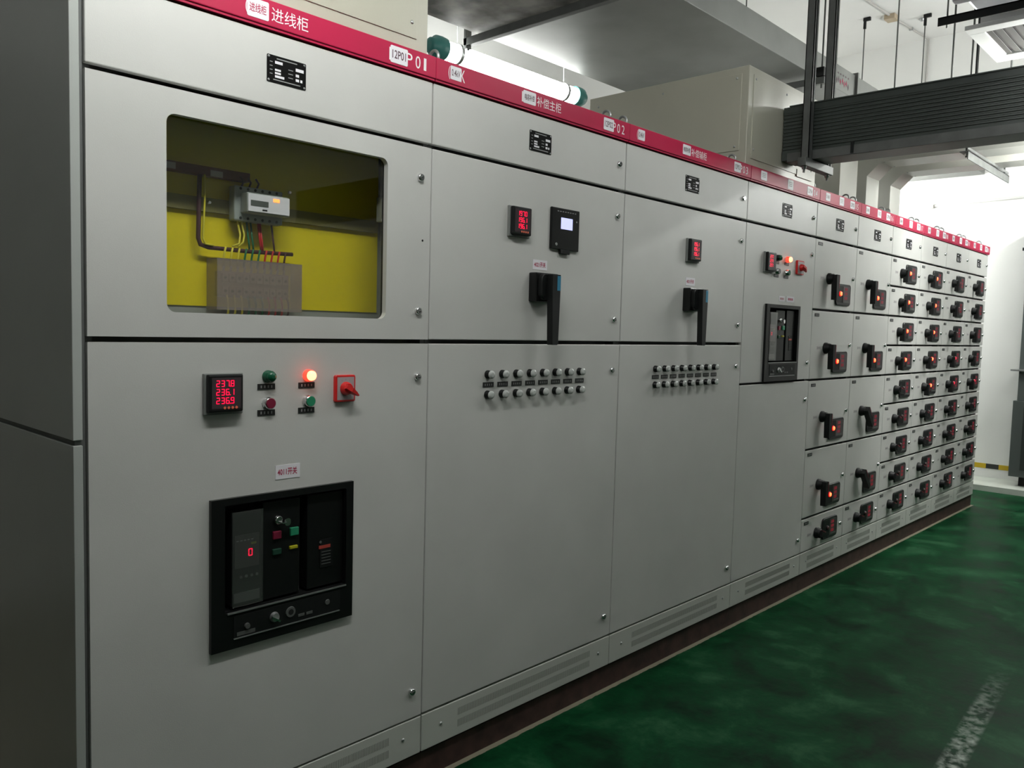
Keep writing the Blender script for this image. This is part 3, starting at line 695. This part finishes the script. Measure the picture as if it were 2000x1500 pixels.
ORD = ['fifth cabinet from the left, five drawers, four of them with lit red lamps', 'sixth cabinet from the left, five drawers, two of them with lit red lamps',
       'seventh cabinet from the left, nearest one with nine small drawers', 'eighth cabinet from the left, second one with nine small drawers',
       'second last cabinet of the row, nine small drawers, before the end cabinet', 'last cabinet at the far right end of the row, nine small drawers']
HT = (2.034-.2255)/9
for i in range(4, 10):
    c, hs, tp = cabinet(i, ORD[i-4]); x0, x1 = XE[i], XE[i+1]; w = x1-x0
    if i < 6:
        z = 2.034
        st = [(1, 2)]*4+[(0, 0)] if i == 4 else [(1, 2), (1, 2), (.5, 0), (.5, 0), (0, 0)]
        for k in range(5):
            h = HT*2 if k < 4 else HT; feeder(c, x0, x1, z, h, *st[k]); z -= h
    else:
        for k in range(9):
            on = 1 if k < 5 else 0
            led = {6: 2 if k < 4 else 0, 7: 2 if k < 5 else 0, 8: 1 if k in (3, 4) else 0, 9: 1 if k == 4 else 0}[i]
            if i == 6 and k == 4: on = 0
            feeder(c, x0, x1, 2.034-HT*k, HT, on, led)
    n_ = '%02d' % (i+1)
    sticker(hs, x0+.075, x0+.135, 2.248, 2.292, '0.4kV', INKDK); sticker(hs, x0+.270, x0+.335, 2.246, 2.294, None); sticker(hs, x0+.430, x0+.500, 2.247, 2.292, '12P'+n_, INKDK)
    lettering(hs, [(n_[0], x0+.512, 2.250, .034, .017), (n_[1], x0+.540, 2.250, .034, .018)])

# ------------------------------------------------------------------ busbar boxes standing on the cabinets
def busbar_box(x0, x1, z1, label):
    z0 = 2.301; c = root('busbar_box', ((x0+x1)/2, .5, z0), label, 'busbar box', 'cream busbar boxes on the cabinets')
    MB().box(x0, x1, .022, 1.0, z0, z1, CREAM, .003).obj('housing', c)
    def cover(nm, front):
        if front: o = MB().box(x0+.045, x1-.045, .0185, .0225, z0+.045, z1-.035, CREAM, .001).obj(nm, c)
        else: o = MB().box(x0-.0035, x0+.0005, .060, .960, z0+.080, z1-.035, CREAM, .001).obj(nm, c)
        return o
    f = cover('cover_panel', True); s = cover('cover_panel', False)
    for x in (x0+.065, (x0+x1)/2, x1-.065):
        for z in (z0+.09, z1-.055): inst('screw', SCREW, f, (x, .0185, z))
    for y in (.085, .51, .935):
        for z in (z0+.10, z1-.055): inst('screw', SCREW, s, (x0-.0035, y, z), (0, 0, -pi/2))
    return c
busbar_box(.676, 1.672, 2.790, 'cream metal box on top of the leftmost cabinet, cut by the top of the photo')
bx4 = busbar_box(3.709, 4.516, 2.785, 'cream metal box on the fourth cabinet, where the ribbed busway enters')
MB().box(4.27, 4.46, .0155, .019, 2.335, 2.375, CREAM, .001).obj('hatch', bx4)

# ------------------------------------------------------------------ ribbed busway running out over the aisle
bw = root('busway', (4.155, -1.5, 2.38), 'dark ribbed horizontal busway crossing over the aisle from the cream box', 'busway')
b = MB(); RIB = mat('busway_green_grey', (0.050, 0.060, 0.054), 0.42, 0.25, var=0.1, vscale=5)
y0, y1, xa, xb, za, zb_ = -4.6, .012, 4.075, 4.235, 2.383, 2.652
prof = [(xa, za), (xa, za+.045)]
nr = 11; hh = (zb_-.030-(za+.045))/nr
for k in range(nr): zq = za+.045+hh*k; prof += [(xa+.006, zq+.002), (xa+.006, zq+hh*.40), (xa+.002, zq+hh*.55), (xa+.002, zq+hh*.96)]
prof += [(xa, zb_-.030), (xa, zb_), (xb, zb_), (xb, za)]
b.prism([(p[0], p[1]) for p in prof], y0, y1, 'y', RIB); b.obj('ribbed_housing', bw)
fl = MB(); fl.box(xa-.006, xb+.006, y0, -.02, za-.010, za, RIB); fl.box(xa-.008, xa, y0, -.02, za-.010, za+.034, DARKST); fl.box(xa-.006, xa+.02, y0, -.02, zb_, zb_+.006, RIB); fl.obj('edge_flange', bw)
cl = MB(); cl.box(xa-.012, xa-.006, -.36, -.345, za-.006, za+.05, BLACKM); cl.obj('clamp', bw)

hg = root('strut_hanger', (4.155, -.14, 2.33), 'dark steel strut hanger carrying the ribbed busway near the cream box', 'hanger')
def strut(mb, x, y, z0, z1, s=.041, t=.004):
    mb.box(x-s/2, x-s/2+t, y-s/2, y+s/2, z0, z1, DARKST); mb.box(x+s/2-t, x+s/2, y-s/2, y+s/2, z0, z1, DARKST); mb.box(x-s/2, x+s/2, y+s/2-t, y+s/2, z0, z1, DARKST)
    mb.box(x-s/2, x-s/2+.010, y-s/2, y-s/2+t, z0, z1, DARKST); mb.box(x+s/2-.010, x+s/2, y-s/2, y-s/2+t, z0, z1, DARKST)
m_ = MB(); strut(m_, 4.040, -.135, 2.34, ZC-.001); m_.obj('strut', hg)
m_ = MB(); strut(m_, 4.285, -.135, 2.34, ZC-.001); m_.obj('strut', hg)
MB().box(3.99, 4.33, -.156, -.114, 2.330, 2.371, DARKST, .002).obj('cross_bar', hg)
for x in (4.02, 4.30): MB().lathe((x, -.135, 2.33), (0, 0, -1), [(0, .012), (.012, .012), (.013, .006), (.030, .006)], STEEL, 8).obj('bolt', hg)

# ------------------------------------------------------------------ two plain busways with elbows dropping into the row
def drop_busway(xa, xb, ya, zlow, label, fr=0.015):
    r = root('drop_busway', ((xa+xb)/2, ya+.1, 2.27), label, 'busway', 'plain busways dropping onto the row')
    th = .18; c_ = .085
    P = [(-4.4, zlow), (ya-c_, zlow), (ya, zlow-c_), (ya, 2.301), (ya+th, 2.301), (ya+th, zlow+th-.03), (ya+th-.06, zlow+th), (-4.4, zlow+th)]
    m_ = MB(); m_.prism(P, xa, xb, 'x', GREYB); m_.obj('housing', r)
    f = MB(); f.box(xa-.012, xb+.012, ya-.012, ya+th+.012, 2.301, 2.318, GREYB, .002); f.obj('flange', r)
    for x in (xa+.02, xb-.02):
        inst('screw', SCREW, r, (x, ya-c_-.02, zlow), (radians(90), 0, 0))
    return r
GREYB = mat('busway_light_grey', (.47, .47, .43), .30, .15, var=.04, vscale=4)
drop_busway(5.755, 5.985, .20, 2.665, 'plain grey busway bending down behind the fifth to seventh cabinets, left of its twin')
drop_busway(6.215, 6.425, .20, 2.665, 'plain grey busway bending down onto the row, right of its twin, nearest the end wall')
m_ = root('busbar_riser', (5.30, .4, 2.266), 'wide grey vertical riser on the fifth cabinet beside the cream box', 'busbar riser')
b = MB(); b.prism([(.16, 2.301), (.62, 2.301), (.62, 2.86), (.46, 2.98), (.30, 2.98), (.16, 2.80)], 5.20, 5.48, 'x', GREYB); b.obj('housing', m_)
MB().box(5.185, 5.495, .150, .635, 2.301, 2.318, GREYB, .002).obj('flange', m_)
dh = root('trapeze_hanger', (6.07, -.45, 2.60), 'dark angle iron hanger under the two plain busways at the right', 'hanger')
b = MB(); b.box(5.55, 6.56, -.475, -.470, 2.580, 2.630, DARKST); b.box(5.55, 6.56, -.475, -.425, 2.625, 2.630, DARKST); b.box(5.55, 6.56, -.470, -.466, 2.640, 2.656, DARKST); b.obj('cross_bar', dh)
for x in (5.60, 6.53):
    MB().tube([(x, -.45, 2.60), (x, -.45, ZC-.001)], .006, DARKST, 8).obj('threaded_rod', dh)
    MB().lathe((x, -.45, 2.624), (0, 0, -1), [(0, .010), (.010, .010), (.018, .004)], CHROME, 6).obj('nut', dh)

# ------------------------------------------------------------------ ventilation duct over the row
vd = root('ventilation_duct', (4.0, 1.02, 3.20), 'large galvanised ventilation duct running above and behind the row', 'duct')
y0, y1, z0, z1 = .430, 1.62, 3.20, 3.365
for a, b_, mm in ((-3.4, 3.43, ROUGHD), (3.455, 6.05, GALV), (6.075, 9.59, GALV)):
    MB().box(a, b_, y0, y1, z0, z1, mm, .003).obj('duct_section', vd)
for x in (3.4425, 6.0625): MB().box(x-.012, x+.012, y0-.018, y1+.018, z0-.018, z1+.018, GALV, .002).obj('duct_flange', vd)
sg = MB()
for k in range(5): sg.box(5.735+.045*k, 5.752+.045*k, y0-.0012, y0, 3.306, 3.316, INKDK)
for k, (dx, dz) in enumerate(((0, 0), (.03, .008), (.06, -.002), (.10, .010), (.13, -.004), (.165, .006), (.20, -.01))):
    sg.box(5.715+dx, 5.735+dx, y0-.0012, y0, 3.252+dz, 3.270+dz, INKRED if 1 < k < 6 else INKDK); sg.box(5.722+dx, 5.727+dx, y0-.0012, y0, 3.240+dz, 3.280+dz, INKRED if 1 < k < 6 else INKDK)
sg.obj('painted_marks', vd)
for x, lab in ((3.385, 'dark trapeze hanger under the stained duct, beside the bright tube lamp'), (5.36, 'trapeze hanger under the ventilation duct above the cream box'), (6.70, 'trapeze hanger under the ventilation duct, farther along towards the end wall')):
    t = root('duct_hanger', (x, 1.02, 3.12), lab, 'hanger', 'trapeze hangers of the ventilation duct')
    MB().box(x-.02, x+.02, y0-.075, y1+.075, 3.135, 3.180, DARKST, .003).obj('cross_bar', t)
    for y in (y0-.05, y1+.05):
        if y > 1: MB().box(x-.02, x+.02, y-.005, y+.02, 3.12, 3.34, DARKST, .002).obj('end_bracket', t)
        MB().tube([(x, y, 3.11), (x, y, ZC-.001)], .006, DARKST, 8).obj('threaded_rod', t)
    MB().box(x-.03, x+.03, y0-.075, y0-.022, 3.182, 3.24, BLACKM, .003).obj('clamp', t)

def rod(x, y, zb_, label, r=.006, hook=False, m=DARKST):
    b = MB(); b.tube([(x, y, zb_), (x, y, ZC-.001)], r, m, 8)
    if hook: b.box(x-.015, x+.015, y-.055, y+.015, ZC-.035, ZC-.001, BLACKM, .003); b.box(x-.012, x+.012, y-.012, y+.012, ZC-.11, ZC-.03, BLACKM, .003)
    return tag(b.obj('threaded_rod'), label, 'threaded rod', 'hanging rods below the ceiling')
rod(8.586, 1.36, 3.367, 'thin dark rod with black ceiling anchor, left of the two with anchors', hook=True)
rod(8.864, .872, 3.367, 'thin dark rod with bent black ceiling anchor, right of the two with anchors', hook=True)
rod(5.740, -.30, 2.846, 'thin grey rod hanging just left of the silver duct end')
rod(6.395, -.27, 2.846, 'thick black rod hanging behind the lit corner of the air diffuser', r=.010, m=BLACKM)

# ------------------------------------------------------------------ ceiling conduit with junction box
cdt = root('ceiling_conduit', (8.68, 1.138, 4.68), 'grey conduit across the white ceiling with a small junction box', 'conduit')
CON = mat('conduit_grey', (.50, .48, .46), .5)
MB().tube([(6.9, 1.25, ZC-.012), (8.68, 1.138, ZC-.012), (9.585, 1.055, ZC-.012), (9.585, 1.055, 3.38)], .011, CON, 10).obj('pipe', cdt)
MB().box(8.62, 8.74, 1.085, 1.19, ZC-.05, ZC-.001, mat('junction_tan', (.42, .34, .24), .6), .004).obj('junction_box', cdt)
for x, y in ((7.9, 1.187), (9.15, 1.095)): MB().box(x-.012, x+.012, y-.02, y+.02, ZC-.028, ZC-.001, STEEL, .002).obj('saddle', cdt)
wcd = root('wall_conduit', (9.57, -.5, 2.93), 'pale horizontal conduit along the upper part of the end wall', 'conduit')
MB().tube([(9.585, 1.35, 2.90), (9.585, -3.0, 3.02)], .013, mat('conduit_pale', (.55, .55, .53), .5), 10).obj('pipe', wcd)
MB().box(9.56, 9.599, .90, .96, 2.885, 2.925, CON, .003).obj('saddle', wcd)
b = MB(); b.lathe((8.95, .93, ZC-.001), (0, 0, -1), [(0, .03), (.01, .03), (.03, .012)], STEEL, 12)
tag(b.obj('ceiling_sprinkler'), 'tiny metal fitting on the white ceiling between the hanging rods', 'ceiling fitting')

# ------------------------------------------------------------------ tube lamps
def tube_lamp(p0, p1, r, strength, label, up=True, wires=True, top=None):
    """weather-proof tubular lamp with teal end caps, hung on wires"""
    p0, p1 = Vector(p0), Vector(p1); d = (p1-p0).normalized(); c = root('tube_lamp', tuple((p0+p1)/2), label, 'lamp', 'tube lamps hung from the ceiling')
    L_ = (p1-p0).length
    MB().lathe(p0, d, [(0, r*.8), (.004, r*.82), (L_-.004, r*.82), (L_, r*.8)], tube_mat('tube_light_%d' % int(strength*10), strength), 20).obj('glowing_tube', c)
    for p, s in ((p0, -1), (p1, 1)):
        MB().lathe(p, d*s, [(-.015, r*.98), (.02, r*1.03), (.055, r*1.0), (.075, r*.72), (.092, r*.68), (.098, r*.4)], TEAL, 20).obj('end_cap', c)
    if wires:
        for t in (.1, .9):
            q = p0+d*(L_*t); MB().tube([(q.x, q.y, q.z+r*.8), (q.x, q.y, top or ZC-.001)], .003, STEEL, 6).obj('hanging_wire', c)
            MB().lathe(q-d*.012, d, [(0, r*.93), (.024, r*.93)], STEEL, 16).obj('clamp_ring', c)
    return c
tube_lamp((3.29, 1.80, 3.122), (4.54, 1.80, 3.122), .066, LAMP_BACK, 'bright tube lamp with teal end caps behind the second cabinet')
tube_lamp((8.25, 1.42, 2.74), (9.42, 1.42, 2.74), .060, LAMP_END, 'tube lamp at the far end behind the row, hidden by the grey elbows', top=3.199)
tube_lamp((.25, -.86, 2.85), (1.55, -.86, 2.85), .066, LAMP_FRONT, 'tube lamp over the aisle, in front of the leftmost cabinet')
tube_lamp((2.45, -.92, 2.88), (3.45, -.92, 2.88), .066, LAMP_MID, 'tube lamp over the aisle, in front of the third cabinet', top=3.238)
tube_lamp((5.35, -1.0, 2.56), (6.55, -1.0, 2.56), .066, LAMP_FAR, 'tube lamp over the aisle, below the two plain busways, outside the photo', wires=False)
tube_lamp((6.08, -.66, 3.06), (6.08, -1.90, 3.06), .045, LAMP_UNIT, 'tube lamp beside the air diffuser, its clear end just inside the photo', wires=False)
tube_lamp((7.5, -1.15, 3.3), (8.8, -1.15, 3.3), .066, LAMP_FILL, 'added unseen fill lamp over the far end of the aisle')  # extra lamp out of view, added to brighten the ceiling and end wall

# ------------------------------------------------------------------ silver air duct with diffuser at upper right
ad = root('air_duct', (5.3, -1.3, 3.26), 'silver insulated air duct at upper right above the aisle', 'duct')
SIL = mat('silver_foil', (.62, .62, .66), .35, .35, bump=.5, bscale=14, var=.08, vscale=6)
MB().box(2.6, 4.72, -2.2, -.60, 3.25, 3.75, SIL, .03).obj('duct_section', ad)
MB().box(4.78, 6.0, -2.2, -.60, 3.27, 3.75, SIL, .02).obj('duct_section', ad)
MB().box(4.72, 4.78, -2.22, -.57, 3.235, 3.77, SIL, .008).obj('duct_flange', ad)
df = MB(); WF = mat('diffuser_white', (.78, .78, .77), .4)
xa, xb, ya, yb2 = 5.10, 5.80, -1.42, -.535
df.box(xa, xa+.09, ya, yb2, 3.20, 3.225, WF, .003); df.box(xb-.12, xb, ya, yb2, 3.20, 3.225, WF, .003); df.box(xa+.09, xb-.12, ya, ya+.09, 3.20, 3.225, WF, .003); df.box(xa+.09, xb-.12, yb2-.08, yb2, 3.20, 3.225, WF, .003)
df.box(xa+.03, xb-.03, ya+.03, yb2-.07, 3.228, 3.271, WF)
dfo = df.obj('air_diffuser', ad)
LV = mat('louver_grey', (.10, .095, .09), .7)
for k in range(15):
    y = ya+.10+k*.048; MB().prism([(y, 3.206), (y+.036, 3.212), (y+.037, 3.210), (y+.001, 3.204)], xa+.092, xb-.122, 'x', LV).obj('louver_blade', dfo)
MB().box(xa+.091, xb-.121, ya+.091, yb2-.081, 3.2225, 3.227, LV).obj('filter', dfo)
ah = root('trapeze_hanger', (4.95, -1.2, 3.17), 'black angle bar and rod under the silver air duct, at upper right', 'hanger')
b = MB(); b.box(4.88, 4.885, -2.3, -.46, 3.18, 3.225, BLACKM); b.box(4.88, 4.925, -2.3, -.46, 3.218, 3.225, BLACKM); b.obj('cross_bar', ah)
for y in (-.50, -2.25):
    MB().tube([(4.905, y, 3.17), (4.905, y, ZC-.001)], .005, STEEL, 8).obj('threaded_rod', ah); MB().lathe((4.905, y, 3.218), (0, 0, -1), [(0, .011), (.012, .011), (.02, .005)], STEEL, 6).obj('nut', ah)

# ------------------------------------------------------------------ cabinet by the end wall, cut by the right edge of the photo
ec = root('wall_cabinet', (9.42, -.75, .055), 'dark grey steel cabinet at the right edge by the end wall', 'electrical cabinet')
EG = mat('dark_reflecting_steel', (.10, .115, .11), .18, .2)
xc = 9.20
MB().box(xc, 9.594, -1.6, -.045, .150, .90, EG, .004).obj('lower_housing', ec)
MB().box(xc+.03, 9.594, -1.6, -.072, .90, 2.62, EG, .004).obj('upper_housing', ec)
MB().box(xc+.08, 9.59, -1.55, -.12, .056, .150, BLACKM).obj('base', ec)
MB().box(xc-.03, 9.594, -1.6, -.010, 1.190, 1.208, STEEL, .002).obj('ledge', ec)
MB().box(xc-.004, xc, -1.5, -.14, .22, .84, mat('darker_door', (.05, .06, .055), .2, .3), .002).obj('door', ec)
MB().box(xc+.005, xc+.03, -.080, -.035, 2.36, 2.39, BLACKM, .003).obj('hinge', ec)

for o in list(bpy.data.objects):
    if '_w' in o: del o['_w']
